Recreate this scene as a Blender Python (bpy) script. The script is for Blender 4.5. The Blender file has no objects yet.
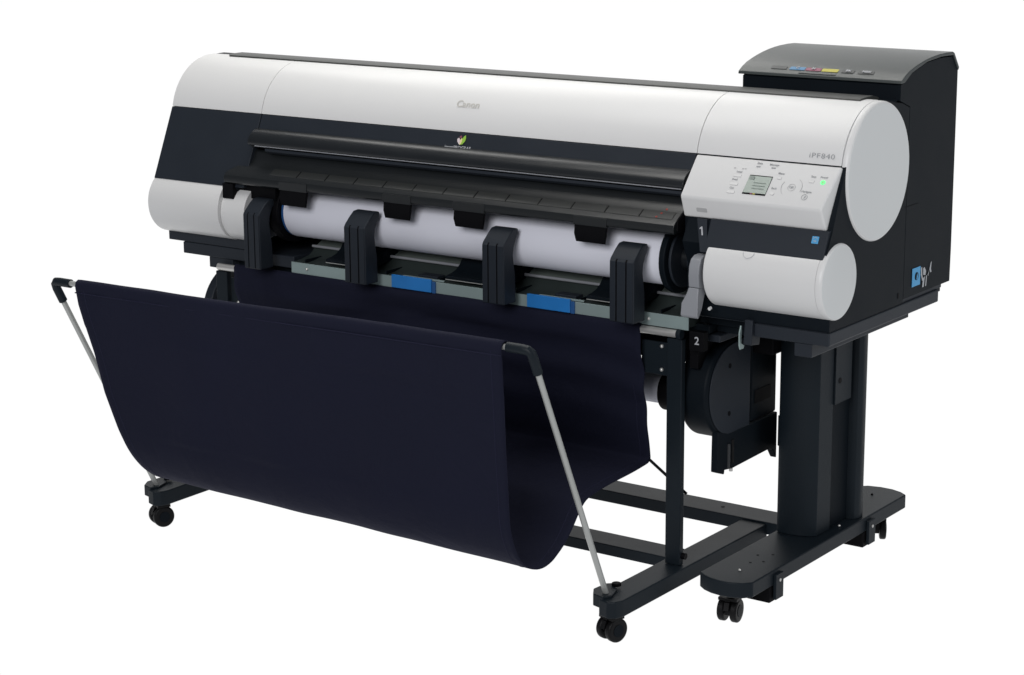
import bpy, bmesh, math, random
from mathutils import Vector, Matrix
random.seed(4)
sc = bpy.context.scene
C = sc.collection
R = math.radians

# ------------------------------------------------------------------ camera
F, CX, CY = 2127.2, 508.78, 343.53
YAW, PITCH, ROLL = .6231, .2337, -.0076
fw = Vector((-math.sin(YAW)*math.cos(PITCH), math.cos(YAW)*math.cos(PITCH), -math.sin(PITCH)))
rt = Vector((math.cos(YAW), math.sin(YAW), 0)); up = rt.cross(fw)
r2 = rt*math.cos(ROLL)+up*math.sin(ROLL); u2 = -rt*math.sin(ROLL)+up*math.cos(ROLL)
cd = bpy.data.cameras.new('camera'); cam = bpy.data.objects.new('camera', cd); C.objects.link(cam)
cd.sensor_width = 36; cd.lens = F/1024*36
cd.shift_x = (512-CX)/1024; cd.shift_y = (CY-337.5)/1024
cd.clip_start = .05; cd.clip_end = 200
M = Matrix((r2, u2, -fw)).transposed().to_4x4(); M.translation = Vector((3.7397, -3.7111, 1.5886))
cam.matrix_world = M
sc.camera = cam

# ------------------------------------------------------------------ world: white studio backdrop behind, dim studio in front
w = bpy.data.worlds.new('World'); sc.world = w; w.use_nodes = True
nt = w.node_tree; nt.nodes.clear()
out = nt.nodes.new('ShaderNodeOutputWorld'); bg = nt.nodes.new('ShaderNodeBackground')
tc = nt.nodes.new('ShaderNodeTexCoord'); vm = nt.nodes.new('ShaderNodeVectorMath'); vm.operation = 'DOT_PRODUCT'
vm.inputs[1].default_value = (-.56, .78, -.27)
mr = nt.nodes.new('ShaderNodeMapRange'); mr.interpolation_type = 'SMOOTHSTEP'
mr.inputs['From Min'].default_value = .52; mr.inputs['From Max'].default_value = .70
mx = nt.nodes.new('ShaderNodeMix'); mx.data_type = 'RGBA'
mx.inputs[6].default_value = (.13, .135, .15, 1); mx.inputs[7].default_value = (1.01, 1.01, 1.01, 1)
nt.links.new(tc.outputs['Generated'], vm.inputs[0]); nt.links.new(vm.outputs['Value'], mr.inputs['Value'])
nt.links.new(mr.outputs[0], mx.inputs[0]); sx = nt.nodes.new('ShaderNodeSeparateXYZ'); nt.links.new(tc.outputs['Generated'], sx.inputs[0])
fl_ = nt.nodes.new('ShaderNodeMapRange'); fl_.interpolation_type = 'SMOOTHSTEP'
fl_.inputs['From Min'].default_value = .05; fl_.inputs['From Max'].default_value = -.45; nt.links.new(sx.outputs['Z'], fl_.inputs['Value'])
m0 = nt.nodes.new('ShaderNodeMix'); m0.data_type = 'RGBA'; m0.inputs[6].default_value = (.11, .115, .13, 1); m0.inputs[7].default_value = (.62, .63, .65, 1)
nt.links.new(fl_.outputs[0], m0.inputs[0]); nt.links.new(m0.outputs[2], mx.inputs[6])
nt.links.new(mx.outputs[2], bg.inputs[0]); nt.links.new(bg.outputs[0], out.inputs[0])

# ------------------------------------------------------------------ studio lamps
def area(name, loc, target, sx, sy, power, col=(1, 1, 1)):
    l = bpy.data.lights.new(name, 'AREA'); l.shape = 'RECTANGLE'; l.size = sx; l.size_y = sy; l.energy = power; l.color = col
    o = bpy.data.objects.new(name, l); C.objects.link(o); o.location = loc
    o.rotation_euler = (Vector(target)-Vector(loc)).to_track_quat('-Z', 'Y').to_euler()
    return o
area('overhead_softbox', (.8, .04, 3.1), (.9, .0, .9), 3.0, .7, 35, (1, .985, .95))
area('front_softbox', (2.3, -4.6, 2.7), (.9, 0, .8), 2.4, 1.8, 116, (.985, .98, 1))
area('rear_top_softbox', (-.35, 1.3, 2.9), (1.0, -.1, .9), 1.9, 1.0, 20, (1, .985, .95))
area('side_softbox', (5.2, .8, 2.2), (1.6, .1, .7), 1.6, 1.6, 44, (.96, .985, 1))

vs = sc.view_settings; vs.view_transform = 'Standard'; vs.look = 'None'; vs.exposure = 0; vs.gamma = 1
sc.render.film_transparent = False

# ------------------------------------------------------------------ materials
MAT = {}
def mat(name, col, rough=.5, metal=0, spec=.5, var=.06, nscale=40, bump=.0, bscale=900, coat=0, emit=None, aniso=None, sheen=0):
    m = bpy.data.materials.new(name); m.use_nodes = True; n = m.node_tree.nodes; L = m.node_tree.links
    p = n['Principled BSDF']; p.inputs['Roughness'].default_value = rough; p.inputs['Metallic'].default_value = metal
    p.inputs['Specular IOR Level'].default_value = spec; p.inputs['Coat Weight'].default_value = coat
    p.inputs['Sheen Weight'].default_value = sheen
    t = n.new('ShaderNodeTexCoord'); no = n.new('ShaderNodeTexNoise'); no.inputs['Scale'].default_value = nscale; no.inputs['Detail'].default_value = 4
    L.new(t.outputs['Object'], no.inputs['Vector'])
    cr = n.new('ShaderNodeMix'); cr.data_type = 'RGBA'
    cr.inputs[6].default_value = tuple(c*(1-var) for c in col)+(1,); cr.inputs[7].default_value = tuple(min(1, c*(1+var)) for c in col)+(1,)
    L.new(no.outputs['Fac'], cr.inputs[0]); L.new(cr.outputs[2], p.inputs['Base Color'])
    ra = n.new('ShaderNodeMapRange'); ra.inputs['To Min'].default_value = max(0, rough-.04); ra.inputs['To Max'].default_value = min(1, rough+.04)
    L.new(no.outputs['Fac'], ra.inputs['Value']); L.new(ra.outputs[0], p.inputs['Roughness'])
    if bump:
        b = n.new('ShaderNodeTexNoise'); b.inputs['Scale'].default_value = bscale; b.inputs['Detail'].default_value = 2
        bu = n.new('ShaderNodeBump'); bu.inputs['Strength'].default_value = bump; bu.inputs['Distance'].default_value = .0005
        if aniso:
            mp = n.new('ShaderNodeMapping'); mp.inputs['Scale'].default_value = aniso; L.new(t.outputs['Object'], mp.inputs[0]); L.new(mp.outputs[0], b.inputs['Vector'])
        else: L.new(t.outputs['Object'], b.inputs['Vector'])
        L.new(b.outputs['Fac'], bu.inputs['Height']); L.new(bu.outputs[0], p.inputs['Normal'])
    if emit:
        p.inputs['Emission Color'].default_value = emit[0]+(1,); p.inputs['Emission Strength'].default_value = emit[1]
    MAT[name] = m
    return m
mat('white_plastic', (.745, .745, .735), .36, var=.012, nscale=5, bump=.12)
mat('white_disc', (.70, .715, .71), .5, var=.012, nscale=5, bump=.12)
mat('panel_white', (.73, .73, .72), .5, var=.012, bump=.1)
mat('charcoal_plastic', (.017, .022, .030), .5, spec=.3, var=.1, nscale=12, bump=.3)
mat('dark_plastic', (.0055, .0085, .012), .5, spec=.09, var=.1, nscale=12, bump=.3)
mat('black_plastic', (.003, .003, .004), .6, spec=.1, var=.2)
mat('gloss_plastic', (.008, .010, .012), .3, spec=.7, var=.1, nscale=14)
mat('lid_plastic', (.038, .047, .046), .38, spec=.6, var=.08, nscale=6, bump=.3)
mat('tray_plastic', (.007, .009, .010), .33, spec=.7, var=.1, nscale=10, bump=.15)
mat('frame_paint', (.008, .013, .018), .48, spec=.2, var=.18, nscale=8, bump=.45, bscale=500)
mat('rubber', (.0035, .0035, .004), .5, spec=.22, var=.2)
mat('zinc_plate', (.34, .43, .42), .5, metal=.45, var=.12, nscale=8, bump=.25, bscale=200, aniso=(.05, 1, 1))
mat('deck_metal', (.30, .35, .32), .42, metal=.3, var=.15, nscale=6, bump=.2, bscale=200, aniso=(.05, 1, 1))
mat('chrome', (.70, .69, .66), .33, metal=.6, var=.05)
mat('rod_metal', (.46, .47, .45), .38, metal=.35, var=.06, nscale=20)
mat('grey_plastic', (.27, .28, .30), .42, var=.08, nscale=12, bump=.2, bscale=400, aniso=(6, .3, .3))
mat('paper', (.84, .85, .93), .75, spec=.2, var=.02, nscale=3)
mat('blue_plastic', (.02, .19, .54), .4, var=.15, nscale=18)
mat('blue_ring', (.02, .09, .26), .45)
mat('blue_label', (.08, .36, .66), .5, var=.12, nscale=120)
mat('screen_glass', (.27, .33, .29), .25, var=.12, nscale=90)
mat('text_grey', (.34, .35, .36), .6)
mat('text_light', (.45, .46, .48), .6)
mat('text_gold', (.60, .59, .55), .4, metal=.1)
mat('mark_soft', (.46, .46, .46), .55); mat('screen_dark', (.15, .19, .17), .3)
mat('strip_plastic', (.028, .031, .028), .45, spec=.45, bump=.2)
mat('shelf_metal', (.05, .065, .062), .4, metal=.3, var=.2, nscale=9, bump=.2)
mat('lit_tray_plastic', (.020, .022, .021), .3, spec=.85, nscale=10, bump=.15)  # tray plastic made lighter and glossier to imitate light on the shelf
mat('thread', (.015, .016, .034), .8, spec=.1)
mat('dim_grey', (.05, .055, .055), .5)
mat('cyan_ink', (.07, .22, .40), .5); mat('magenta_ink', (.27, .07, .12), .5); mat('yellow_ink', (.50, .45, .05), .5)
mat('lime_ink', (.30, .55, .06), .5); mat('cream_ink', (.80, .70, .35), .5); mat('pink_ink', (.75, .65, .66), .5)
mat('red_mark', (.35, .03, .02), .5)
mat('green_lamp', (.1, .8, .2), .4, emit=((.15, .95, .3), .8))

# fabric: navy nylon with a fine weave
m = mat('navy_fabric', (.0088, .0100, .023), .85, spec=.15, var=.1, nscale=5, sheen=.03)
n = m.node_tree.nodes; L = m.node_tree.links; p = n['Principled BSDF']
p.inputs['Sheen Tint'].default_value = (.35, .35, .8, 1); p.inputs['Sheen Roughness'].default_value = .4
t = n.new('ShaderNodeTexCoord')
wv = n.new('ShaderNodeTexWave'); wv.inputs['Scale'].default_value = 260; wv.bands_direction = 'X'
wz = n.new('ShaderNodeTexWave'); wz.inputs['Scale'].default_value = 260; wz.bands_direction = 'Z'
ns = n.new('ShaderNodeTexNoise'); ns.inputs['Scale'].default_value = 7; ns.inputs['Distortion'].default_value = .6; ns.inputs['Detail'].default_value = 5
for q in (wv, wz, ns): L.new(t.outputs['Object'], q.inputs['Vector'])
a1 = n.new('ShaderNodeMath'); a1.operation = 'MULTIPLY'; L.new(wv.outputs['Fac'], a1.inputs[0]); L.new(wz.outputs['Fac'], a1.inputs[1])
b1 = n.new('ShaderNodeBump'); b1.inputs['Strength'].default_value = .2; b1.inputs['Distance'].default_value = .0004; L.new(a1.outputs[0], b1.inputs['Height'])
b2 = n.new('ShaderNodeBump'); b2.inputs['Strength'].default_value = .7; b2.inputs['Distance'].default_value = .010
L.new(ns.outputs['Fac'], b2.inputs['Height']); L.new(b1.outputs[0], b2.inputs['Normal']); L.new(b2.outputs[0], p.inputs['Normal'])

# ------------------------------------------------------------------ mesh helpers
def finish(bm, name, material, parent=None, bevel=0, seg=2, angle=32, mats=None):
    bmesh.ops.recalc_face_normals(bm, faces=bm.faces)
    for f in bm.faces: f.smooth = True
    me = bpy.data.meshes.new(name); bm.to_mesh(me); bm.free()
    me.set_sharp_from_angle(angle=R(angle))
    for k in (mats or [material]): me.materials.append(MAT[k])
    o = bpy.data.objects.new(name, me); C.objects.link(o)
    if parent: o.parent = parent; o.matrix_parent_inverse = Matrix.Translation(-parent_world(parent))
    if bevel:
        b = o.modifiers.new('bevel', 'BEVEL'); b.width = bevel; b.segments = seg; b.limit_method = 'ANGLE'; b.angle_limit = R(30); b.harden_normals = True
    return o
def parent_world(p):
    v = Vector(p.location)
    if p.parent: v = v + parent_world(p.parent) + p.matrix_parent_inverse.translation
    return v
def thing(name, label, cat, loc, group=None):
    o = bpy.data.objects.new(name, None); C.objects.link(o); o.location = loc; o.empty_display_size = .05
    o['label'] = label; o['category'] = cat
    if group: o['group'] = group
    return o
def prism(bm, prof, a0, a1, axis='x'):
    def P(t, a, b): return (t, a, b) if axis == 'x' else ((a, t, b) if axis == 'y' else (a, b, t))
    v0 = [bm.verts.new(P(a0, a, b)) for a, b in prof]; v1 = [bm.verts.new(P(a1, a, b)) for a, b in prof]
    bm.faces.new(v0); bm.faces.new(v1[::-1]); k = len(prof)
    for i in range(k): bm.faces.new((v0[i], v1[i], v1[(i+1) % k], v0[(i+1) % k]))
    return bm
def box(bm, x0, x1, y0, y1, z0, z1): return prism(bm, [(y0, z0), (y1, z0), (y1, z1), (y0, z1)], x0, x1)
def circ(cy, cz, r, n=64, a0=0, a1=360):
    full = abs(a1-a0) >= 360; k = n if full else n+1
    return [(cy+r*math.cos(R(a0+(a1-a0)*i/n)), cz+r*math.sin(R(a0+(a1-a0)*i/n))) for i in range(k)]
def cyl(bm, p0, p1, r, n=24, r1=None):
    p0, p1 = Vector(p0), Vector(p1); d = (p1-p0); u = d.orthogonal().normalized(); v = d.normalized().cross(u)
    r1 = r if r1 is None else r1
    A = [bm.verts.new(p0+(u*math.cos(2*math.pi*i/n)+v*math.sin(2*math.pi*i/n))*r) for i in range(n)]
    B = [bm.verts.new(p1+(u*math.cos(2*math.pi*i/n)+v*math.sin(2*math.pi*i/n))*r1) for i in range(n)]
    bm.faces.new(A); bm.faces.new(B[::-1])
    for i in range(n): bm.faces.new((A[i], B[i], B[(i+1) % n], A[(i+1) % n]))
    return bm
def tube(bm, pts, r, n=16):
    pts = [Vector(q) for q in pts]; rings = []
    ref = None
    for i, q in enumerate(pts):
        d = (pts[min(i+1, len(pts)-1)]-pts[max(i-1, 0)]).normalized()
        if ref is None: ref = d.orthogonal().normalized()
        ref = (ref-d*ref.dot(d)).normalized(); v = d.cross(ref)
        rings.append([bm.verts.new(q+(ref*math.cos(2*math.pi*k/n)+v*math.sin(2*math.pi*k/n))*r) for k in range(n)])
    bm.faces.new(rings[0]); bm.faces.new(rings[-1][::-1])
    for a, b in zip(rings, rings[1:]):
        for k in range(n): bm.faces.new((a[k], b[k], b[(k+1) % n], a[(k+1) % n]))
    return bm
def NB(): return bmesh.new()
def solid_x(name, prof, x0, x1, material, parent, bevel=.002, seg=2): return finish(prism(NB(), prof, x0, x1), name, material, parent, bevel, seg)
def text(s, size, loc, ydir, material, parent, name='lettering', xdir=(1, 0, 0), bold=0, space=1, align='CENTER', shear=0, wide=1):
    cu = bpy.data.curves.new('txt', 'FONT'); cu.body = s; cu.size = size; cu.extrude = .0002; cu.offset = bold; cu.space_character = space
    cu.align_x = align; cu.align_y = 'CENTER'; cu.shear = shear; cu.resolution_u = 3
    o = bpy.data.objects.new('txt', cu); C.objects.link(o)
    dg = bpy.context.evaluated_depsgraph_get(); me = bpy.data.meshes.new_from_object(o.evaluated_get(dg))
    bpy.data.objects.remove(o)
    X = Vector(xdir).normalized(); Y = Vector(ydir).normalized(); Z = X.cross(Y)
    T = Matrix((X, Y, Z)).transposed().to_4x4(); T.translation = Vector(loc)+Z*.0006; me.transform(Matrix.Diagonal((wide, 1, 1, 1)))
    me.transform(T); me.materials.clear(); me.materials.append(MAT[material])
    o = bpy.data.objects.new(name, me); C.objects.link(o); me.name = name
    if parent: o.parent = parent; o.matrix_parent_inverse = Matrix.Translation(-parent_world(parent))
    return o
def patch(name, pts, material, parent, loc, ydir, xdir=(1, 0, 0), th=.0006):
    """thin printed shape: 2D outline in a local plane, given a real thickness"""
    bm = NB(); prism(bm, pts, 0, th, 'z')
    X = Vector(xdir).normalized(); Y = Vector(ydir).normalized(); Z = X.cross(Y)
    T = Matrix((X, Y, Z)).transposed().to_4x4(); T.translation = Vector(loc)
    bmesh.ops.transform(bm, matrix=T, verts=bm.verts)
    return finish(bm, name, material, parent)
def rrect(w_, h_, r, n=4, cx=0, cy=0):
    P = []
    for sx, sy, a in ((1, 1, 0), (-1, 1, 90), (-1, -1, 180), (1, -1, 270)):
        for i in range(n+1):
            t_ = R(a+90*i/n); P.append((cx+sx*(w_/2-r)+r*math.cos(t_), cy+sy*(h_/2-r)+r*math.sin(t_)))
    return P
def ringshape(bm, ro, ri, loc, X, Y, a0=0, a1=360, th=.0006, n=32):
    X = Vector(X).normalized(); Y = Vector(Y).normalized(); Z = X.cross(Y); loc = Vector(loc)
    full = a1-a0 >= 360; k = n if full else n+1; V = []
    for i in range(k):
        t_ = R(a0+(a1-a0)*i/n); d = X*math.cos(t_)+Y*math.sin(t_)
        V.append([bm.verts.new(loc+d*ri), bm.verts.new(loc+d*ro), bm.verts.new(loc+d*ro+Z*th), bm.verts.new(loc+d*ri+Z*th)])
    for i in range(n):
        a, b = V[i], V[(i+1) % k]
        for j in range(4): bm.faces.new((a[j], b[j], b[(j+1) % 4], a[(j+1) % 4]))
    if not full: bm.faces.new(V[0]); bm.faces.new(V[-1][::-1])
    return bm

XL, XR = .095, 1.893
# ================================================================== PRINTER
pr = thing('wide_format_printer', 'white and charcoal roll printer with round end cap and tilted control panel, above the stand', 'printer', (1.0, .2, .6))
CYc, CZc, CRr = .12, .937, .144

side_prof = [(-.018, .962), (-.092, .797), (-.052, .75), (-.05, .647), (.488, .653), (.49, .80), (.40, .98), (.20, 1.071), (.16, 1.078), (.12, 1.077), (.06, 1.062), (.02, 1.03)]
solid_x('left_housing', side_prof, XL+.003, .36, 'dark_plastic', pr)
cen_prof = [(-.016, .962), (-.026, .935), (.0, .905), (.06, .83), (.10, .80), (.10, .66), (.06, .645), (.488, .645), (.49, .80), (.40, .98), (.20, 1.071), (.16, 1.078), (.12, 1.077), (.06, 1.062), (.02, 1.03)]
solid_x('centre_housing', cen_prof, .361, 1.569, 'dark_plastic', pr, 0)
right_prof = [(-.018, .962), (-.068, .842), (-.092, .797), (-.07, .75), (-.07, .6440), (.2588, .6440), (.2588, 1.05), (.2245, 1.062), (.16, 1.072), (.12, 1.072), (.06, 1.057), (.02, 1.025)]
side = solid_x('right_housing', right_prof, 1.57, 1.892, 'dark_plastic', pr, .0006)
# sloping charcoal fascia strips, each 3 mm proud of the housing
def slope(z): return -.0225-(.9635-z)*.434
def fascia(name, z0, z1, x0, x1, mt='charcoal_plastic', d=.0):
    return solid_x(name, [(slope(z1)-d, z1), (slope(z0)-d, z0), (slope(z0)+.02, z0), (slope(z1)+.02, z1)], x0, x1, mt, pr, .0012)
fascia('left_fascia', .799, .9635, XL, .383)
fascia('upper_fascia', .925, .9635, .3855, 1.559, 'charcoal_plastic', .0)
lf = fascia('lower_right_fascia', .787, .845, 1.6265, 1.8885, 'charcoal_plastic', .002)
bm = NB()
qs = [(1.617, .781), (1.634, .781), (1.617, .8430), (1.594, .8430)]
lo = [bm.verts.new((x, slope(z)+.012, z)) for x, z in qs]; hi = [bm.verts.new((x, slope(z)-.001, z)) for x, z in qs]
bm.faces.new(lo[::-1]); bm.faces.new(hi)
for i in range(4): bm.faces.new((lo[i], lo[(i+1) % 4], hi[(i+1) % 4], hi[i]))
finish(bm, 'number_strip', 'charcoal_plastic', pr, .001)
finish(box(NB(), 1.5605, 1.6005, -.066, -.050, .765, .8430), 'inner_edge_panel', 'dark_plastic', pr, .001)
finish(box(NB(), 1.6095, 1.640, -.060, -.04, .76, .8432), 'inner_edge_panel', 'black_plastic', pr, .001)

# white curved top cover in three lengths, split by fine seams
def cover_prof(r=CRr, a_end=180-11.3):
    P = [(y, CZc+(z-CZc)*.1405/.144) for y, z in circ(CYc, CZc, r, 48, 90, a_end)]
    return [(CYc+.012, CZc+.1405)]+P+[(CYc-.09, CZc+.03), (CYc+.012, CZc+.10)]
for nm, x0, x1 in (('left_top_cover', XL, .3815), ('middle_top_cover', .3827, 1.5594), ('right_top_cover', 1.5604, 1.8822)):
    solid_x(nm, cover_prof(), x0, x1, 'white_plastic', pr, .0006, 1)
solid_x('rear_top_strip', [(.101, 1.0750), (.104, 1.0795), (.112, 1.0808), (.125, 1.0815), (.160, 1.0815), (.185, 1.076), (.19, 1.06), (.13, 1.06)], .160, 1.858, 'strip_plastic', pr, .001)
for v in bpy.data.objects['rear_top_strip'].data.vertices:
    if v.co.x < .2 and v.co.y < .13: v.co.x -= .0 if v.co.y > .11 else -.012

# big round end cap
def lathe_x(name, cy_, cz_, P, material, parent, n=128):
    bm = NB(); rings = []
    for x, r in P:
        rings.append([bm.verts.new((x, cy_+r*math.cos(2*math.pi*i/n), cz_+r*math.sin(2*math.pi*i/n))) for i in range(n)])
    bm.faces.new(rings[0]); bm.faces.new(rings[-1][::-1])
    for a, b in zip(rings, rings[1:]):
        for k in range(n): bm.faces.new((a[k], b[k], b[(k+1) % n], a[(k+1) % n]))
    return finish(bm, name, material, parent, angle=25)
cap = lathe_x('round_end_cap', CYc, CZc, [(1.8828, .1398), (1.8831, .1402), (1.887, .1402), (1.8910, .1398), (1.8938, .1388), (1.8955, .1372), (1.8960, .1352)], 'white_plastic', pr)
lathe_x('cap_face', CYc, CZc, [(1.894, .1350), (1.8962, .1350), (1.8966, .1344), (1.8967, .1335)], 'white_disc', cap)

# small lower cylinders (roll covers)
SY, SZ, SR = -.042, .741, .0765
lc = lathe_x('lower_roll_cover', SY, SZ, [(1.633, SR-.003), (1.634, SR-.001), (1.636, SR), (1.8826, SR), (1.8830, SR-.0004)], 'white_plastic', pr)
lathe_x('cover_ring', SY, SZ, [(1.8834, SR-.0004), (1.8838, SR), (1.890, SR), (1.8935, SR-.0006), (1.8958, SR-.002), (1.8965, SR-.0035)], 'white_plastic', lc)
lathe_x('cover_end_face', SY, SZ, [(1.895, SR-.0037), (1.8968, SR-.0037), (1.8971, SR-.0045)], 'white_disc', lc)
bm = NB(); ringshape(bm, .0125, .0117, (1.728, SY-(SR+.0002)*math.cos(R(40)), SZ+(SR+.0002)*math.sin(R(40))), (1, 0, 0), (0, .643, .766), 180, 360)
finish(bm, 'finger_notch', 'text_light', lc)
lc2 = solid_x('lower_roll_cover', circ(SY, SZ, SR, 96), XL, .322, 'white_plastic', pr, .0015, 2)
finish(prism(NB(), circ(SY+.0025, SZ-.0062, SR-.0068, 96), .3222, .395), 'inner_sleeve', 'white_plastic', lc2, .002, 2)
finish(prism(NB(), circ(SY+.008, SZ-.004, SR-.020, 48), .3955, .425), 'sleeve_end', 'grey_plastic', lc2, .002, 2)
finish(cyl(NB(), (.362, SY-.024, SZ+.048), (.362, SY-.030, SZ+.060), .005, 16), 'pin', 'white_plastic', lc2)

# output slot: glossy visor
vz = [(-.030, .934), (-.036, .9325), (-.050, .9275), (-.060, .920), (-.0665, .911), (-.0685, .903), (-.0675, .8985), (-.060, .8965), (-.056, .891), (-.03, .895), (.0, .91)]
vis = solid_x('visor', vz, .378, 1.5555, 'gloss_plastic', pr, .0008)
finish(cyl(NB(), (.40, -.0675, .8965), (1.552, -.0675, .8965), .0012, 10), 'lip_highlight', 'grey_plastic', vis)  # thin grey rod stands in for the highlight under the visor lip
solid_x('visor_underlip', [(-.058, .8895), (-.066, .8925), (-.067, .886), (-.058, .880), (-.03, .88), (-.03, .8895)], .43, 1.553, 'charcoal_plastic', pr, .0008)
# output tray, with a ribbed flat shelf and rounded lip
tp = [(-.044, .884), (-.050, .878), (-.055, .866), (-.062, .8560), (-.0718, .8480), (-.0905, .8362), (-.0970, .8315), (-.1015, .8275), (-.1035, .820), (-.103, .812), (-.099, .8085), (-.090, .808), (.02, .825), (.02, .884)]
bm = prism(NB(), tp, .345, 1.556)
for v in bm.verts:
    if v.co.x < .4: v.co.x = .331+max(0, min(.05, (v.co.y+.092)*1.0))
tray = finish(bm, 'output_tray', 'tray_plastic', pr, .0008)
xs = [.545+.0837*i*1.0 for i in range(12)]
for i, x in enumerate(xs):
    bm = NB()
    v = [(x-.0014, -.0717, .8478), (x+.0014, -.0717, .8478), (x+.0014, -.0903, .8364), (x-.0014, -.0903, .8364)]
    lo = [bm.verts.new((a, b, c-.001)) for a, b, c in v]; hi = [bm.verts.new((a, b, c+.0004)) for a, b, c in v]
    bm.faces.new(lo[::-1]); bm.faces.new(hi)
    for k in range(4): bm.faces.new((lo[k], lo[(k+1) % 4], hi[(k+1) % 4], hi[k]))
    finish(bm, 'shelf_groove', 'black_plastic', tray)
for x0, x1 in zip([.462]+xs, xs+[1.545]):
    bm = NB(); v = [(x0+.0016, -.0722, .8479), (x1-.0016, -.0722, .8479), (x1-.0016, -.0902, .8366), (x0+.0016, -.0902, .8366)]
    lo = [bm.verts.new((a, b, c-.001)) for a, b, c in v]; hi = [bm.verts.new((a, b-.0003, c+.0006)) for a, b, c in v]
    bm.faces.new(lo[::-1]); bm.faces.new(hi)
    for k in range(4): bm.faces.new((lo[k], lo[(k+1) % 4], hi[(k+1) % 4], hi[k]))
    finish(bm, 'shelf_panel', 'lit_tray_plastic', tray)  # panel colour carries the lit look of the shelf
for x0, x1 in ((.505, .584), (.810, .884), (1.004, 1.083), (1.317, 1.394)):
    finish(box(NB(), x0-.002, x1+.002, -.1048, -.095, .8075, .8265), 'lip_clip', 'tray_plastic', tray, .0008)
for (x0, x1) in ((.505, .584), (.810, .884), (1.004, 1.083), (1.317, 1.394)):
    bm = NB()
    q = [(-.103, .812), (-.106, .790), (-.1045, .773), (-.100, .772), (-.098, .79), (-.094, .812)]
    prism(bm, q, x0, x1)
    for v in bm.verts:
        if v.co.z < .78: v.co.x += .004 if v.co.x < (x0+x1)/2 else -.002
    finish(bm, 'hanging_flap', 'black_plastic', pr, .001)
# black end bracket of the tray and the dark hollow under it
finish(box(NB(), .3245, .3575, -.1015, -.04, .772, .8075), 'tray_end_plate', 'black_plastic', pr, .001)
solid_x('tray_end_plate', [(-.044, .884), (-.060, .856), (-.092, .838), (-.094, .815), (-.02, .81), (-.02, .884)], 1.5562, 1.5600, 'black_plastic', pr, .0005)
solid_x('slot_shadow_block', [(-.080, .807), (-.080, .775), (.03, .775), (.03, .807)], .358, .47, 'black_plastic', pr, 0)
for x, y, z, dy, dz in ((1.506, -.0875, .8392, .85, .52), (1.512, -.0775, .8455, .85, .52), (1.518, -.0668, .8522, .77, .63)):
    patch('tray_mark', circ(0, 0, .0024, 10), 'red_mark', tray, (x, y, z), (0, dy, dz))
# metal deck, galvanised front plate, blue tabs, roll holders
deck = solid_x('media_deck', [(.022, .657), (.055, .672), (.099, .678), (.099, .650), (.022, .648)], .50, 1.568, 'deck_metal', pr, .0008)
fd = solid_x('front_shelf', [(-.062, .6320), (-.03, .6345), (.0, .640), (.0215, .6565), (.0215, .648), (.0, .61), (-.062, .61)], .50, 1.568, 'shelf_metal', pr, .0008)
for x in (.535, .775, .925, 1.135, 1.30, 1.50):
    finish(box(NB(), x, x+.003, -.058, -.002, .634, .6405), 'shelf_rib', 'dark_plastic', fd)
for x in (.86, 1.23):
    finish(box(NB(), x, x+.055, -.050, -.022, .6335, .6415), 'latch_block', 'charcoal_plastic', fd, .0015)
finish(cyl(NB(), (.50, .012, .6585), (1.56, .012, .6585), .0035, 12), 'guide_bar', 'grey_plastic', fd)
finish(box(NB(), .500, 1.571, -.0660, -.0625, .6065, .6335), 'front_plate', 'zinc_plate', pr, .001)
for x0, x1 in ((.799, .918), (1.170, 1.288)):
    tb = finish(box(NB(), x0+.003, x1-.004, -.0725, -.0662, .609, .6385), 'blue_lever', 'blue_plastic', pr, .0015)
    finish(box(NB(), x0+.03, x1+.026, -.064, -.0605, .6345, .6385), 'lever_edge', 'zinc_plate', tb, .0005)
    finish(box(NB(), x1-.0035, x1+.006, -.070, -.0662, .608, .634), 'lever_stop', 'blue_ring', tb, .0005)
    prism_pts = rrect(x1-x0-.02, .017, .003)
for x in (.548, 1.062, 1.477):
    s_ = NB(); bmesh.ops.create_uvsphere(s_, u_segments=14, v_segments=8, radius=.0036); bmesh.ops.translate(s_, verts=s_.verts, vec=(x, -.0665, .6205))
    finish(s_, 'screw_head', 'chrome', pr)
# holder feet: dark concave ramps on the deck
for x0, x1 in ((.600, .735), (.945, 1.11), (1.318, 1.45)):
    xc = x0+.005
    ramp = [(-.060, .6405), (-.060, .6495), (-.040, .6520), (-.022, .657), (-.008, .666), (.002, .678), (.008, .692), (.012, .70), (.07, .70), (.07, .655)]
    hb = solid_x('holder_block', ramp, x0, x1, 'dark_plastic', pr, .0015)
    finish(box(NB(), x0+.001, x1-.001, -.0612, -.0600, .6410, .6425), 'lit_lip_edge', 'rod_metal', hb)  # pale strip paints the lit edge along the ramp's dark lip
# toothed edge of the deck below the roll
bm = NB()
for i in range(46):
    x = .56+i*.0205; box(bm, x, x+.012, .050, .060, .671, .677)
finish(bm, 'deck_teeth', 'black_plastic', deck)
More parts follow.
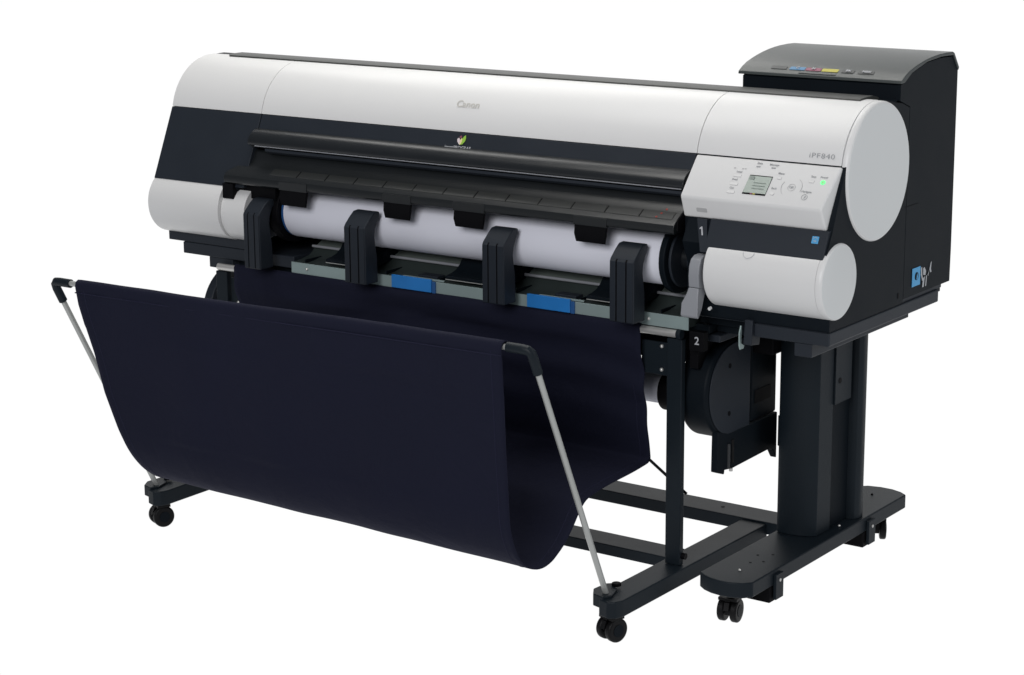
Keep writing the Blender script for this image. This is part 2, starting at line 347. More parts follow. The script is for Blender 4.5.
# upright guide arms
ap = [(-.130, .620), (-.130, .748), (-.127, .753), (-.108, .770), (-.096, .7785), (-.080, .7800), (-.076, .7775), (-.076, .767), (-.084, .757), (-.0925, .740), (-.095, .722), (-.092, .700), (-.088, .68), (-.086, .62)]
def arm(x0, x1):
    a = solid_x('guide_arm', ap, x0, x1, 'charcoal_plastic', pr, .0035, 3)
    wd = x1-x0; bm = NB()
    for f0, f1 in ((.03, .26), (.32, .66), (.72, .97)):
        prism(bm, [(-.1322, .622), (-.1322, .747), (-.129, .751), (-.128, .622)], x0+wd*f0, x0+wd*f1)
    finish(bm, 'face_ribs', 'charcoal_plastic', a, .0008)
    bm = NB()
    for f0, f1 in ((.26, .32), (.66, .72)):
        prism(bm, [(-.1308, .622), (-.1308, .748), (-.128, .752), (-.127, .622)], x0+wd*f0, x0+wd*f1)
    finish(bm, 'face_groove', 'black_plastic', a)
    return a
for x0, x1 in ((.414, .463), (.716, .776), (1.098, 1.155), (1.421, 1.480)): arm(x0, x1)

# silver lever guide between roll and lower cover
lv = solid_x('silver_guide', [(-.090, .775), (-.104, .774), (-.116, .768), (-.123, .754), (-.125, .735), (-.123, .712), (-.10, .706), (-.06, .706), (-.05, .77)], 1.6045, 1.628, 'grey_plastic', pr, .002, 3)
bm = prism(NB(), [(-.1235, .7115), (-.127, .700), (-.131, .680), (-.134, .655), (-.129, .650), (-.124, .655), (-.114, .668), (-.10, .69), (-.09, .7055)], 1.6045, 1.628)
for v in bm.verts:
    if v.co.z < .685: v.co.x += -.012 if v.co.x < 1.617 else .004
finish(bm, 'guide_flare', 'grey_plastic', lv, .002, 3)
finish(cyl(NB(), (1.640, -.095, .668), (1.640, -.101, .667), .0035, 12), 'screw_head', 'white_plastic', pr)
# release lever under the tray (pale hook)
solid_x('release_lever', [(-.09, .640), (-.096, .625), (-.096, .600), (-.092, .590), (-.078, .590), (-.076, .597), (-.088, .603), (-.086, .637)], 1.7045, 1.7080, 'zinc_plate', pr, .0015)
solid_x('lever_mount', [(-.08, .65), (-.085, .60), (-.05, .595), (-.04, .65)], 1.7095, 1.728, 'charcoal_plastic', pr, .002)

# base tray in steps
finish(box(NB(), XL+.002, .36, -.055, .43, .6435, .668), 'base_tray', 'charcoal_plastic', pr, .002)
finish(box(NB(), .145, .50, -.056, .43, .615, .643), 'base_tray', 'charcoal_plastic', pr, .002)
finish(box(NB(), .224, .30, -.050, .37, .588, .6147), 'base_foot_block', 'charcoal_plastic', pr, .002)
finish(box(NB(), .302, 1.60, -.03, .37, .596, .6147), 'base_tray', 'dark_plastic', pr, .002)
finish(box(NB(), 1.585, 1.8885, -.0725, .25, .6430, .6438), 'base_tray', 'charcoal_plastic', pr, .002)
finish(box(NB(), 1.708, XR, -.071, .434, .6155, .6428), 'base_tray', 'charcoal_plastic', pr, .003)
finish(box(NB(), 1.572, 1.707, -.02, .434, .6155, .6430), 'base_tray', 'dark_plastic', pr, .002)
finish(box(NB(), 1.60, 1.8885, .2605, .455, .6430, .6512), 'base_tray', 'charcoal_plastic', pr, .001)
finish(box(NB(), 1.5125, 1.648, .155, .365, .5200, .5955), 'under_box', 'black_plastic', pr, .002)
finish(box(NB(), .34, 1.512, .062, .365, .503, .5955), 'under_box', 'black_plastic', pr, .002)
finish(box(NB(), 1.604, 1.640, .275, .365, .443, .5195), 'cable_box', 'black_plastic', pr, .002)
finish(box(NB(), 1.815, 1.854, -.068, .372, .588, .6152), 'base_foot_block', 'charcoal_plastic', pr, .002)
finish(box(NB(), 1.60, 1.814, .0, .36, .596, .6152), 'base_tray', 'dark_plastic', pr, .002)
finish(box(NB(), 1.87, 1.886, .436, .456, .634, .6528), 'rear_step', 'dark_plastic', pr, .001)

# side details: hole, groove, stickers
patch('screw_hole', rrect(.006, .012, .0028), 'black_plastic', side, (1.8921, .235, .664), (0, 0, 1), (0, 1, 0))
patch('panel_groove', [(-.03, 0), (.03, .0), (.03, .001), (-.03, .001)], 'black_plastic', side, (1.8921, .285, .845), (0, 0, 1), (0, 1, 0))
lab = patch('blue_sticker', [(-.0195, -.0195), (.0195, -.0195), (.0195, .0195), (-.0195, .0195)], 'blue_label', side, (1.8926, .3175, .690), (0, 0, 1), (0, 1, 0))
patch('sticker_dot', circ(0, 0, .0085, 20), 'dark_plastic', lab, (1.8933, .3185, .691), (0, 0, 1), (0, 1, 0))
patch('sticker_hand', [(-.0015, -.007), (.002, -.007), (.004, .0), (.001, .006), (-.001, .0)], 'blue_label', lab, (1.8940, .3185, .691), (0, 0, 1), (0, 1, 0))
cl = NB()
def quad(bm, pts, x):
    a = [bm.verts.new((x, y, z)) for y, z in pts]; b = [bm.verts.new((x+.0006, y, z)) for y, z in pts]
    bm.faces.new(a[::-1]); bm.faces.new(b)
    for i in range(len(pts)): bm.faces.new((a[i], a[(i+1) % len(pts)], b[(i+1) % len(pts)], b[i]))
quad(cl, [(.340, .705), (.345, .706), (.347, .688), (.353, .676), (.348, .676), (.341, .69)], 1.8926)
quad(cl, [(.351, .702), (.357, .704), (.365, .694), (.362, .686), (.352, .688)], 1.8926)
quad(cl, [(.352, .681), (.360, .684), (.356, .662), (.349, .662)], 1.8926)
quad(cl, [(.366, .684), (.370, .684), (.368, .662), (.364, .662)], 1.8926)
quad(cl, [(.374, .684), (.381, .692), (.387, .708), (.391, .711), (.389, .696), (.392, .688), (.386, .688), (.383, .696), (.376, .682)], 1.8926)
finish(cl, 'warning_symbols', 'text_light', side)

# ink tank housing with curved lid
ink = solid_x('ink_tank_housing', [(.2597, 1.0515), (.2140, 1.0675), (.2140, 1.0985), (.26, 1.118), (.33, 1.134), (.40, 1.138), (.455, 1.136), (.488, 1.105), (.4905, .72), (.489, .6515), (.2597, .6515)], 1.530, 1.892, 'dark_plastic', pr, .0006)
solid_x('front_ledge', [(.190, 1.056), (.190, 1.068), (.2135, 1.071), (.2135, 1.0665), (.21, 1.066)], 1.535, 1.886, 'dark_plastic', ink, .001)
lid_top = [(.211, 1.1015), (.2125, 1.108), (.228, 1.1165), (.245, 1.1235), (.267, 1.1295), (.289, 1.1345), (.314, 1.139), (.339, 1.1425), (.365, 1.1450), (.391, 1.1465), (.425, 1.1470), (.455, 1.1462), (.463, 1.143)]
lid = solid_x('ink_tank_lid', lid_top+[(.489, 1.111), (.486, 1.105), (.458, 1.139), (.40, 1.1405), (.33, 1.136), (.26, 1.120), (.228, 1.1035)], 1.520, 1.8945, 'lid_plastic', ink, .0012)
# printed ink colour marks along the front edge of the lid (x range, material)
def lidpt(y):
    P = lid_top
    for (a, b), (c, d_) in zip(P, P[1:]):
        if a <= y <= c: return b+(d_-b)*(y-a)/(c-a)
for x0, x1, k in ((1.612, 1.648, 'dim_grey'), (1.655, 1.690, 'cyan_ink'), (1.692, 1.727, 'magenta_ink'), (1.729, 1.766, 'yellow_ink'), (1.774, 1.802, 'dim_grey'), (1.812, 1.846, 'dim_grey')):
    xc = (x0+x1)/2; y0, y1 = .224, .236
    dz = lidpt(y1)-lidpt(y0)
    patch('ink_mark', rrect(x1-x0, .0115, .002), k, lid, (xc-.022, (y0+y1)/2, (lidpt(y0)+lidpt(y1))/2+.0005), (0, y1-y0, dz))
for x, s_ in ((1.6505, 'C'), (1.6875, 'M'), (1.767, 'BK'), (1.808, 'MBK')):
    text(s_, .010, (x, .230, lidpt(.230)+.0018), (0, .9, .38), 'text_light', lid, 'ink_letter', bold=.0003)

patch('lid_grip', rrect(.085, .0035, .001), 'dim_grey', lid, (1.702, .2165, lidpt(.2165)+.0006), (0, .9, .38))
# control panel
CPY = [(-.0231, .9632), (-.0852, .8895), (-.0862, .8855), (-.0705, .8435), (-.02, .8435), (-.005, .955)]
bm = prism(NB(), CPY, 1.5605, 1.8825)
for v in bm.verts:
    if v.co.x > 1.8: v.co.x += (v.co.y+.045)*.12
    if v.co.x > 1.8 and v.co.z < .892 and v.co.y < -.08: v.co.x -= .002
cp = finish(bm, 'control_panel', 'panel_white', pr, .004, 4)
PY = Vector((0, .0607, .072)).normalized(); PN = Vector((1, 0, 0)).cross(PY)
def pp(x, z, off=.0004):
    t_ = (z-.8895)/.072; return Vector((x, -.0852+.0607*t_, z))+PN*off
def pquad(name, cs, k, par, off=.0004, th=.0006):
    bm = NB(); lo = [bm.verts.new(pp(x, z, off)) for x, z in cs]; hi = [bm.verts.new(pp(x, z, off+th)) for x, z in cs]
    bm.faces.new(lo[::-1]); bm.faces.new(hi)
    for i in range(len(cs)): bm.faces.new((lo[i], lo[(i+1) % len(cs)], hi[(i+1) % len(cs)], hi[i]))
    return finish(bm, name, k, par)
scr = pquad('display_screen', [(1.6955, .9015), (1.7465, .9015), (1.7485, .9355), (1.6975, .9355)], 'black_plastic', cp)
pquad('screen_image', [(1.6960, .9040), (1.7465, .9040), (1.7480, .9337), (1.6977, .9337)], 'screen_glass', scr, .0011)
pquad('screen_icon', [(1.7000, .9270), (1.7110, .9270), (1.7110, .9325), (1.7000, .9325)], 'screen_dark', scr, .0018)
for z in (.9215, .9165, .9115): pquad('screen_text_row', [(1.7120, z), (1.7400, z), (1.7400, z+.0011), (1.7120, z+.0011)], 'screen_dark', scr, .0018)
pquad('ink_indicator', [(1.7130, .9018), (1.7180, .9018), (1.7180, .9036), (1.7130, .9036)], 'magenta_ink', scr, .0011)
pquad('ink_indicator', [(1.7190, .9018), (1.7240, .9018), (1.7240, .9036), (1.7190, .9036)], 'yellow_ink', scr, .0011)
def ptext(s, x, z, size=.0062, k='text_grey'): return text(s, size, pp(x, z, .0002), PY, k, cp, bold=.00005)
ptext('Data', 1.7095, .9568); ptext('Message', 1.7420, .9564)
for x in (1.7085, 1.7425): pquad('status_lamp', [(x-.0045, .9500), (x+.0045, .9500), (x+.0045, .9518), (x-.0045, .9518)], 'text_grey', cp)
ptext('Load', 1.6715, .9390); ptext('Feed', 1.6680, .9250); ptext('Cut', 1.6682, .9098)
for x in (1.656, 1.674, 1.680): pquad('tick', [(x, .9445), (x+.0045, .9445), (x+.0045, .9456), (x, .9456)], 'mark_soft', cp)
def button(x, z, w_, h_, r=.002, k='panel_white', name='button'):
    b = patch(name, rrect(w_, h_, r), 'mark_soft' if k == 'panel_white' else k, cp, pp(x, z, .0000), PY)
    b2 = patch('button_face', rrect(w_-.0009, h_-.0009, r*.8), k, b, pp(x, z, .0001), PY, th=.0009)
    return b
for x, z in ((1.6700, .9325), (1.6695, .9175), (1.6690, .9030)): button(x, z, .018, .0070)
ptext('Menu', 1.7640, .9426); button(1.7630, .9346, .010, .0060)
ptext('Back', 1.7601, .9158); button(1.7599, .9070, .010, .0075, .0036)
# navigation ring with OK key
NC = (1.7965, .9205)
bm = NB(); ringshape(bm, .0225, .0217, pp(*NC), (1, 0, 0), PY, -20, 60); ringshape(bm, .0225, .0219, pp(*NC), (1, 0, 0), PY, 150, 230)
finish(bm, 'navigation_ring', 'mark_soft', cp)
bm = NB(); ringshape(bm, .0080, .0074, pp(*NC), (1, 0, 0), PY)
ok = finish(bm, 'ok_key', 'mark_soft', cp); text('OK', .0068, pp(*NC), PY, 'text_grey', ok, bold=.0001)
ptext('Navigate', 1.8315, .9154); bm = NB(); ringshape(bm, .0064, .0057, pp(1.8312, .9060), (1, 0, 0), PY)
nk = finish(bm, 'navigate_key', 'text_grey', cp); text('i', .009, pp(1.8312, .9060), PY, 'text_grey', nk, bold=.0004, shear=.3)
ptext('Stop', 1.8348, .9425); button(1.8337, .9339, .0120, .0062)
ptext('Power', 1.8575, .9427)
bm = NB(); ringshape(bm, .0052, .0024, pp(1.8583, .9340, 0), (1, 0, 0), PY); pk = finish(bm, 'power_key', 'green_lamp', cp)
patch('power_symbol', rrect(.0014, .0045, .0005), 'lime_ink', pk, pp(1.8583, .9340, .0007), PY)
# sensor window on the panel front
def fpt(x, z, off=.0004):
    t_ = (z-.8855)/(.8435-.8855); return Vector((x, -.0862+.0157*t_-off, z))
patch('sensor_window', rrect(.024, .009, .002), 'mark_soft', cp, fpt(1.606, .861), (0, -.35, .93), th=.0006)

# lettering on covers
def onc(x, ang, off=.0008):
    return Vector((x, CYc-(CRr+off)*math.cos(R(ang)), CZc+(.1405+off)*math.sin(R(ang)))), Vector((0, math.sin(R(ang)), math.cos(R(ang))))
l_, d_ = onc(.9665, 36.7); text('Canon', .0235, l_, d_, 'text_gold', pr, 'maker_lettering', bold=.0003)
l_, d_ = onc(1.8395, 17.8); text('iPF840', .0145, l_, d_, 'text_grey', pr, 'model_lettering', bold=-.0001, space=1.12, wide=1.30)
sd = Vector((0, .434, 1)).normalized()
def onf(x, z, off=.0006): return Vector((x, slope(z), z))+Vector((1, 0, 0)).cross(sd)*off
lg = patch('leaf_emblem', [(-.001, -.011), (.005, -.009), (.0105, -.002), (.0115, .006), (.009, .012), (.004, .007), (.001, .0)], 'lime_ink', pr, onf(.972, .9475, .0012), sd)
patch('emblem_petal', [(-.0015, -.011), (.002, -.008), (.003, .0), (.001, .005), (-.002, .001)], 'cream_ink', lg, onf(.972, .9475, .0020), sd)
patch('emblem_petal', [(-.002, -.011), (-.0095, -.004), (-.011, .002), (-.007, .005), (-.003, .0)], 'pink_ink', lg, onf(.972, .9475, .0012), sd)
patch('emblem_petal', [(-.0065, .008), (-.003, .004), (.000, .007), (-.002, .0105)], 'magenta_ink', lg, onf(.972, .9475, .0012), sd)
text('imagePROGRAF', .0105, onf(.966, .9315), sd, 'text_light', lg, 'emblem_lettering', bold=.00015)
patch('number_lettering', [(a-.33*b, b) for a, b in [(-.0012, -.0088), (.0022, -.0088), (.0022, .0088), (0, .0088), (-.0046, .0052), (-.0046, .0030), (-.0012, .0046)]], 'text_light', pr, onf(1.6120, .8200, .0016), sd)
es = patch('energy_sticker', rrect(.0145, .0145, .001), 'blue_label', lf, onf(1.8640, .8265, .0026), sd)
bm = NB(); ringshape(bm, .0045, .0036, onf(1.8640, .8275, .0034), (1, 0, 0), sd, 20, 160); finish(bm, 'sticker_arc', 'text_light', es)
patch('corner_tick', [(-.003, -.003), (.003, -.003), (.003, -.0015), (-.003, -.0015)], 'text_light', es, onf(1.8640, .8265, .0034), sd)

# ================================================================== PAPER ROLL in the printer
RY, RZ, RR = -.008, .744, .0605
ro = thing('paper_roll', 'long white paper roll inside the printer behind the four guide arms', 'paper roll', (.99, RY, RZ))
finish(prism(NB(), circ(RY, RZ, RR, 96), .482, 1.506), 'paper', 'paper', ro, .001)
finish(prism(NB(), circ(RY, RZ, RR-.0005, 64), .476, .4815), 'blue_ring', 'blue_ring', ro)
fl = finish(prism(NB(), circ(RY, RZ, .0745, 64), 1.5075, 1.522), 'spool_flange', 'dark_plastic', ro, .003)
finish(prism(NB(), circ(RY, RZ, .0615, 64), 1.5235, 1.530), 'flange_hub', 'charcoal_plastic', fl, .002)
finish(prism(NB(), circ(RY, RZ, .0745, 64), .450, .4755), 'spool_flange', 'black_plastic', ro, .003)
sh = finish(cyl(NB(), (1.53, RY, RZ), (1.591, RY, RZ), .024, 32), 'spool_shaft', 'gloss_plastic', ro, .002)
finish(cyl(NB(), (1.548, RY, RZ), (1.556, RY, RZ), .030, 32), 'shaft_collar', 'charcoal_plastic', sh, .002)

# ================================================================== casters (one prototype, copied)
def make_caster(parent, x, y, rz, top, proto=None):
    if proto is None:
        c = bpy.data.objects.new('caster', make_fork()); C.objects.link(c)
        kids = []
        for s_ in (-1, 1):
            bm = NB(); cyl(bm, (s_*.0065, 0, .0255), (s_*.0215, 0, .0255), .0255, 40)
            me = bpy.data.meshes.new('wheel')
            bmesh.ops.recalc_face_normals(bm, faces=bm.faces)
            for f in bm.faces: f.smooth = True
            bm.to_mesh(me); bm.free(); me.set_sharp_from_angle(angle=R(32)); me.materials.append(MAT['rubber'])
            k = bpy.data.objects.new('wheel', me); C.objects.link(k); k.parent = c
            b = k.modifiers.new('bevel', 'BEVEL'); b.width = .004; b.segments = 3; b.limit_method = 'ANGLE'
            bm = NB(); cyl(bm, (s_*.0210, 0, .0255), (s_*.0225, 0, .0255), .013, 24); me = bpy.data.meshes.new('wheel_hub')
            bmesh.ops.recalc_face_normals(bm, faces=bm.faces); bm.to_mesh(me); bm.free(); me.materials.append(MAT['dark_plastic'])
            h = bpy.data.objects.new('wheel_hub', me); C.objects.link(h); h.parent = k
    else:
        c = proto.copy(); C.objects.link(c)
        for ch in list(proto.children):
            k = ch.copy(); C.objects.link(k); k.parent = c
            for g in ch.children:
                h = g.copy(); C.objects.link(h); h.parent = k
    c.parent = parent; c.matrix_parent_inverse = Matrix.Identity(4)
    c.location = Vector((x, y, 0))-parent_world(parent); c.rotation_euler = (0, 0, rz)
    c.scale = (1, 1, 1)
    return c
def make_fork():
    bm = NB(); box(bm, -.0055, .0055, -.017, .019, .018, .050); box(bm, -.021, .021, -.016, .016, .0485, .0545); cyl(bm, (0, -.0, .05), (0, -.0, .072), .0075, 16)
    prism(bm, [(-.0275+.002, .030), (-.02, .046), (0, .0535), (.01, .0535), (.01, .05), (-.014, .044), (-.020, .03)], -.0055, .0055)
    bmesh.ops.recalc_face_normals(bm, faces=bm.faces); me = bpy.data.meshes.new('caster'); bm.to_mesh(me); bm.free(); me.materials.append(MAT['rubber']); return me

# ================================================================== STAND
st = thing('printer_stand', 'dark metal stand with broad column and long flat foot, carrying the printer', 'stand', (1.0, .25, 0))
def foot(dx, mirror=False):
    o = []
    # rounded nose at the front, rounded tail
    P = [(1.765, -.125), (1.751, -.141), (1.724, -.152), (1.705, -.153), (1.682, -.150), (1.660, -.141), (1.643, -.128), (1.643, .590), (1.66, .606), (1.69, .613), (1.72, .612), (1.745, .603), (1.763, .590)]
    P = [((3.408-x if mirror else x)+dx, y) for x, y in P]
    f = finish(prism(NB(), P, .0885, .121, 'z'), 'foot', 'frame_paint', st, .003, 3)
    return f
cst = None
for side_ in ('R', 'L'):
    dx = 0 if side_ == 'R' else -1.541
    mir = side_ == 'L'
    f = foot(dx, mir)
    mx_ = (lambda x: x) if side_ == 'R' else (lambda x: 3.408-x-1.541)
    for (x, y) in ((1.706, -.075), (1.742, .30), (1.70, .545)):
        s_ = NB(); bmesh.ops.create_uvsphere(s_, u_segments=12, v_segments=8, radius=.0032); bmesh.ops.translate(s_, verts=s_.verts, vec=(mx_(x), y, .1212)); finish(s_, 'bolt', 'chrome' if y < .4 else 'black_plastic', f)
    bm = NB()
    for (x, y) in ((1.70, -.02), (1.72, .0), (1.69, .03), (1.715, .05)): cyl(bm, (mx_(x), y, .1205), (mx_(x), y, .1214), .003, 10)
    finish(bm, 'bolt_holes', 'black_plastic', f)
    # leveller clips on the outer side of the foot
    for y0 in (-.040, .385):
        xa, xb = mx_(1.71), mx_(1.763); xa, xb = min(xa, xb), max(xa, xb)
        bm = box(NB(), xa, xb, y0-.010, y0+.032, .053, .0883)
        c_ = finish(bm, 'leveller', 'black_plastic', f, .002)
        xo = mx_(1.7645); xo2 = mx_(1.7715)
        finish(box(NB(), min(xo, xo2), max(xo, xo2), y0+.002, y0+.034, .058, .112), 'leveller_tab', 'frame_paint', c_, .001)
        finish(cyl(NB(), (mx_(1.7710), y0+.018, .098), (mx_(1.7730), y0+.018, .098), .0035, 12), 'screw', 'chrome', c_)
    # column: bowed front box, recessed web, rounded rear post
    P = [(1.649, .262), (1.647, .190), (1.657, .184), (1.680, .182), (1.704, .186), (1.722, .193), (1.736, .203), (1.738, .262)]
    P = [(mx_(x), y) for x, y in P]
    col = finish(prism(NB(), P, .1215, .597, 'z'), 'column', 'frame_paint', st, .002)
    P = [(mx_(x), y) for x, y in [(1.657, .2625), (1.731, .2625), (1.731, .352), (1.657, .352)]]
    finish(prism(NB(), P, .1215, .597, 'z'), 'column_web', 'dark_plastic', col, .001)
    P = [(mx_(x), y) for x, y in [(1.7315, .2625), (1.742, .2625), (1.742, .338), (1.7315, .338)]]
    finish(prism(NB(), P, .402, .597, 'z'), 'column_plate', 'frame_paint', col, .001)
    finish(cyl(NB(), (mx_(1.7418), .283, .452), (mx_(1.7428), .283, .452), .0065, 16), 'plate_hole', 'black_plastic', col)
    P = [(mx_(x), y) for x, y in [(1.66, .3525), (1.738, .3525), (1.749, .357), (1.754, .368), (1.754, .386), (1.749, .398), (1.738, .404), (1.66, .404)]]
    finish(prism(NB(), P, .1215, .597, 'z'), 'rear_post', 'frame_paint', col, .001)
    for (x, y, a) in ((1.677, -.060 if side_ == 'R' else .045, 8), (1.690, .595, 30)):
        cst = make_caster(st, mx_(x), y, R(a), .088, cst)
bar = finish(box(NB(), .225, 1.642, .292, .372, .0700, .099), 'cross_bar', 'frame_paint', st, .002)
bm = NB()
for x in (1.10, 1.43): cyl(bm, (x, .335, .0985), (x, .335, .0996), .0045, 12)
finish(bm, 'bar_holes', 'black_plastic', bar)

# ================================================================== FABRIC BASKET
ba = thing('catch_basket', 'wide navy fabric basket on silver rods and wheeled frame, in front of the printer', 'basket', (.87, -.25, 0))
for dx in (0, -1.264):
    ex = 0 if dx == 0 else -1.298
    fx, fy = (0, 0) if dx == 0 else (-1.288, .02)
    P = [(1.502, .296), (1.502, -.225), (1.508, -.28), (1.520, -.318), (1.545, -.326), (1.560, -.318), (1.567, -.300), (1.567, .296)]
    sb = finish(prism(NB(), [(x+fx, y+(fy if y < 0 else 0)) for x, y in P], .0585, .0945, 'z'), 'side_bar', 'frame_paint', ba, .003, 3)
    bm = NB(); P = [(1.489, -.246), (1.486, -.286), (1.502, -.312), (1.530, -.320), (1.540, -.300), (1.528, -.262), (1.500, -.236)]
    prism(bm, [(x+fx, y+fy) for x, y in P], .0740, .1000, 'z'); finish(bm, 'rod_socket', 'frame_paint', sb, .002)
    bm = NB(); cyl(bm, (1.515+fx, -.245+fy, .099), (1.515+fx, -.245+fy, .106), .010, 20); finish(bm, 'socket_knob', 'black_plastic', sb, .002)
    po = finish(box(NB(), 1.517+dx, 1.553+dx, -.060, -.044, .0950, .584), 'upright_post', 'frame_paint', ba, .002)
    for z in (.512, .562):
        s_ = NB(); bmesh.ops.create_uvsphere(s_, u_segments=12, v_segments=8, radius=.0042)
        bmesh.ops.translate(s_, verts=s_.verts, vec=((1.500 if dx == 0 else .316), -.0515, z)); finish(s_, 'screw_head', 'chrome', po)
    finish(cyl(NB(), (1.548+dx, -.049, .115), (1.562+dx, -.049, .115), .007, 16), 'post_bolt', 'black_plastic', po)
    # rod: from socket up to the elbow
    zt = .005 if dx == 0 else -.010
    T0, T1 = Vector((1.521+dx-(.02 if dx else 0), -.291+(.02 if dx else 0), .094)), Vector((1.503+ex, -.506, .598+zt))
    finish(cyl(NB(), T0, T1, .0062, 20), 'support_rod', 'rod_metal', ba)
    top = Vector((1.500+dx, -.524, .642)); d1 = (T1-T0).normalized()
    sg_ = 1 if dx == 0 else -1
    ec = 1.500 if dx == 0 else 1.500+ex
    pts = [T1-d1*.004, T1+d1*.016, T1+d1*.030]
    for ax, ay, az in ((0, -.5215, .6365), (-.006, -.524, .6415), (-.018, -.5245, .6425), (-.034, -.5245, .6425), (-.053, -.5245, .6425)):
        pts.append(Vector((ec+sg_*ax, ay, az+zt)))
    finish(tube(NB(), pts, .0098, 20), 'elbow_joint', 'frame_paint', ba)
    cst = make_caster(ba, 1.533+fx, -.290+fy, R(-16 if dx == 0 else -24), .0585, cst)
finish(cyl(NB(), (.245, -.5245, .6330), (1.46, -.5245, .6472), .0062, 20), 'front_rail', 'rod_metal', ba)
finish(cyl(NB(), (.268, -.0650, .5965), (1.545, -.0650, .5965), .0082, 24), 'rear_rail', 'chrome', ba)
finish(cyl(NB(), (1.5455, -.0650, .5965), (1.556, -.0650, .5965), .0105, 24), 'rail_cap', 'frame_paint', ba, .001)
for x0, x1 in ((1.45, 1.5165), (.2935, .335)):
    finish(box(NB(), x0, x1, -.051, -.0445, .500, .570), 'post_bracket', 'frame_paint', ba, .001)
finish(box(NB(), .245, 1.5015, -.022, .050, .0680, .0930), 'cross_bar', 'frame_paint', ba, .002)
finish(cyl(NB(), (1.460, -.032, .306), (1.545, -.02, .242), .0032, 10), 'brace_cord', 'black_plastic', ba)

# the fabric: one sheet following front, belly and back
prof = [(-.510, .636), (-.513, .649), (-.5245, .6535), (-.534, .649), (-.5365, .640), (-.536, .622), (-.535, .58), (-.534, .50), (-.532, .42), (-.529, .345), (-.5265, .30), (-.520, .268), (-.509, .240), (-.492, .213),
        (-.467, .190), (-.440, .1785), (-.420, .1745), (-.403, .1745), (-.385, .178), (-.370, .184), (-.337, .203), (-.307, .230), (-.288, .251), (-.265, .271), (-.240, .279), (-.19, .286), (-.148, .290), (-.10, .294), (-.06, .298), (-.036, .301), (-.029, .307), (-.030, .320), (-.041, .38), (-.050, .44), (-.060, .50), (-.070, .56), (-.0745, .590), (-.0745, .601), (-.068, .6075), (-.060, .605), (-.055, .596)]
def resample(P, n):
    d = [0]
    for a, b in zip(P, P[1:]): d.append(d[-1]+math.dist(a, b))
    out_ = []
    for i in range(n):
        s = d[-1]*i/(n-1); k = max(j for j in range(len(d)) if d[j] <= s+1e-9); k = min(k, len(P)-2)
        t_ = (s-d[k])/(d[k+1]-d[k]); p0, p1, p2, p3 = P[max(k-1, 0)], P[k], P[k+1], P[min(k+2, len(P)-1)]
        out_.append(tuple(.5*((2*p1[c])+(-p0[c]+p2[c])*t_+(2*p0[c]-5*p1[c]+4*p2[c]-p3[c])*t_*t_+(-p0[c]+3*p1[c]-3*p2[c]+p3[c])*t_**3) for c in (0, 1)))
    return out_
S = resample(prof, 150); NX = 90
def interp(tab, z):
    for (a, b), (c, d) in zip(tab, tab[1:]):
        if a >= z >= c: return b+(d-b)*(a-z)/(a-c) if a != c else b
    return tab[-1][1] if z < tab[-1][0] else tab[0][1]
left_tab = [(.66, .279), (.60, .288), (.54, .308), (.491, .326), (.404, .350), (.296, .398), (.248, .415), (.2, .432), (.18, .436)]
from mathutils import noise as NZ
bm = NB(); grid = []
for i, (y, z) in enumerate(S):
    front = i < 75
    xl = interp(left_tab, z) if y < -.40 else (.325+(.436-.325)*max(0, min(1, (.45-z)/.27)) if y > -.1 else .436-(y+.40)*.3)
    xr = 1.441+.009*max(0, min(1, (.64-z)/.3))
    tb_ = max(0, min(1, (y+.25)/.2)); tb_ = tb_*tb_*(3-2*tb_); xr += (1.460-xr)*tb_
    row = []
    for j in range(NX+1):
        u = j/NX; x = xl+(xr-xl)*u
        amp = .0034+.0036*math.sin(math.pi*u)
        if z > .555: amp *= .12 if y > -.12 else .35
        if z < .32: amp *= .35
        nv = NZ.noise(Vector((x*3.2, z*1.7+y*1.0, 1.3)))+.5*NZ.noise(Vector((x*9, z*4+y*3, 4.1)))
        fold = 0
        if y > -.12 and z > .31: fold = .0050*math.sin(z*75+1.8*math.sin(x*5)+.8*math.sin(x*13))*math.exp(-((z-.5)/.1)**2)
        if y < -.12: z_ = z+(-.0095+.0142*u)*max(0, min(1, (z-.2)/.4)) if y < -.4 else z
        else: z_ = z
        if z < .33: z_ += .016*(1-u)*max(0, 1-(z-.18)/.15)
        row.append(bm.verts.new((x, y+nv*amp*1.6+fold, z_+nv*amp*.8)))
    grid.append(row)
for a, b in zip(grid, grid[1:]):
    for j in range(NX): bm.faces.new((a[j], a[j+1], b[j+1], b[j]))
EDGE = {jj: [tuple(row[jj].co) for row in grid] for jj in (2, NX-2)}
fab = finish(bm, 'fabric_sling', 'navy_fabric', ba, 0, angle=80)
s_ = fab.modifiers.new('thickness', 'SOLIDIFY'); s_.thickness = .0018; s_.offset = 0
# stitched hem just under the front rail
bm = NB()
hem = [Vector((.281+(1.441-.281)*i/60, -.5372+.0006*math.sin(i*1.3), .6175+.0142*i/60)) for i in range(61)]
tube(bm, hem, .0016, 6); finish(bm, 'hem_stitch', 'thread', fab)
# folded side hems, following the sheet's own edge a little inside it
for jj in (NX-2, 2):
    pts = [Vector(edge) for edge in EDGE[jj]][6:132]
    bm = NB(); tube(bm, pts, .0016, 6); finish(bm, 'side_hem', 'thread', fab)

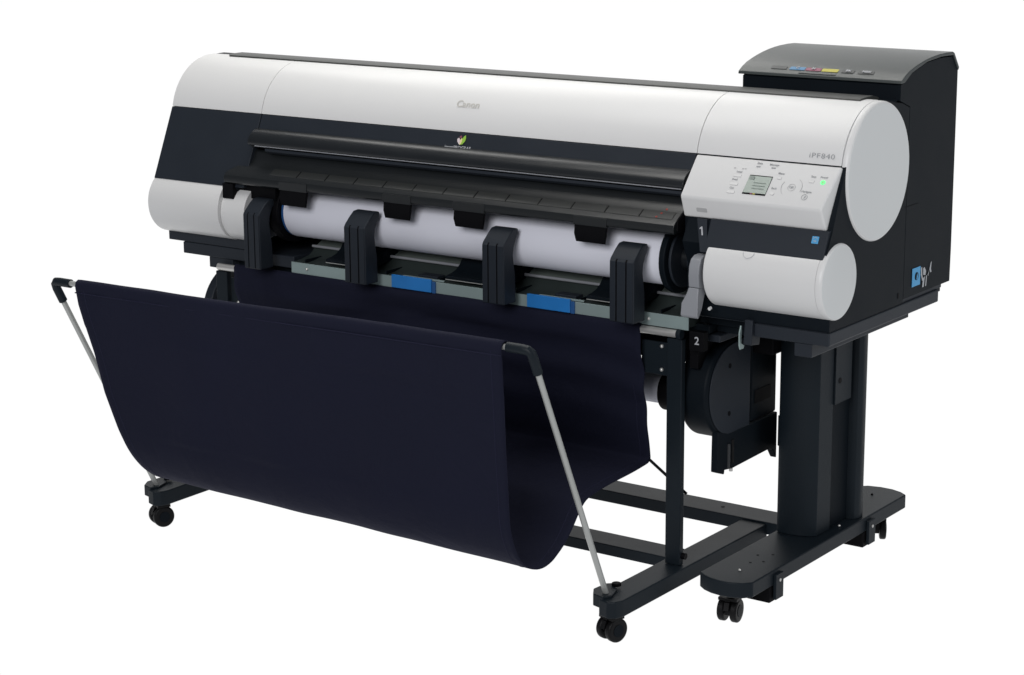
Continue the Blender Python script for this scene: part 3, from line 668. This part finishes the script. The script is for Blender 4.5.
# ================================================================== TAKE-UP UNIT
tu = thing('take_up_unit', 'black round winder housing under the printer, left of the right column', 'winder', (1.57, .05, .45))
ty, tz, tr = .070, .460, .106
bm = NB(); P = [(.150, .346)]+[(ty+tr*math.cos(R(a)), tz+tr*math.sin(R(a))) for a in range(275, 80, -6)]+[(.150, .585)]
prism(bm, P, 1.530, 1.600); dr = finish(bm, 'drum_housing', 'dark_plastic', tu, .010, 4)
bm = NB(); P = [(.140, .361)]+[(ty+(tr-.008)*math.cos(R(a)), tz+(tr-.008)*math.sin(R(a))) for a in range(272, 88, -6)]+[(.140, .565)]
prism(bm, P, 1.6002, 1.6030); finish(bm, 'drum_face', 'charcoal_plastic', dr, .001)
for z in (.513, .410):
    finish(cyl(NB(), (1.6030, .052, z), (1.6036, .052, z), .0055, 16), 'face_hole', 'black_plastic', dr)
finish(box(NB(), 1.520, 1.600, .1505, .262, .368, .588), 'motor_box', 'dark_plastic', tu, .004)
finish(box(NB(), 1.6003, 1.6010, .165, .235, .405, .435), 'motor_recess', 'black_plastic', tu, .001)
bm = NB(); prism(bm, [(.006, .380), (.004, .292), (.034, .281), (.036, .290), (.068, .286), (.225, .290), (.245, .285), (.262, .262), (.262, .367), (.05, .367)], 1.588, 1.604)
lb = finish(bm, 'lower_bracket', 'dark_plastic', tu, .002)
finish(cyl(NB(), (1.6035, .050, .292), (1.6035, .050, .345), .0045, 12), 'spring_post', 'gloss_plastic', lb)
finish(cyl(NB(), (1.6035, .066, .300), (1.6035, .066, .350), .0040, 12), 'spring_post', 'rubber', lb)
finish(cyl(NB(), (1.607, .056, .284), (1.607, .056, .290), .0040, 12), 'spring_tip', 'chrome', lb)
finish(box(NB(), 1.558, 1.620, -.02, .14, .578, .594), 'hanger_arm', 'charcoal_plastic', tu, .003)
finish(box(NB(), 1.5565, 1.576, -.034, .12, .520, .5775), 'hanger_web', 'black_plastic', tu, .001)
text('2', .023, (1.5905, -.0635, .5865), (0, .0, 1), 'text_light', tu, 'number_lettering', bold=.0003)
finish(box(NB(), 1.572, 1.606, -.0635, -.045, .566, .606), 'number_plate', 'black_plastic', tu, .001)
prism_ = prism(NB(), [(1.6045, .290), (1.617, .285), (1.630, .268), (1.638, .240), (1.6445, .215), (1.6445, .358), (1.6045, .358)], .264, .300, 'y')
finish(prism_, 'stand_bracket', 'dark_plastic', tu, .001)
# left partner: round flange carrier seen beyond the left post
tl = thing('take_up_flange', 'dark round winder flange under the left end of the printer, behind the left post', 'winder flange', (.24, .05, .45))
finish(prism(NB(), circ(.048, .470, .110, 64), .205, .232), 'flange_disc', 'charcoal_plastic', tl, .004)
finish(cyl(NB(), (.232, .048, .470), (.32, .048, .470), .03, 24), 'flange_hub', 'black_plastic', tl)
# lower paper roll
pl = thing('paper_roll', 'lower paper roll, only a short white end visible beside the right basket post', 'paper roll', (.85, .055, .43))
finish(prism(NB(), circ(.085, .430, .032, 48), .34, 1.430), 'paper', 'paper', pl, .0005)
finish(prism(NB(), circ(.085, .430, .044, 48), 1.431, 1.515), 'core_holder', 'black_plastic', pl, .002)
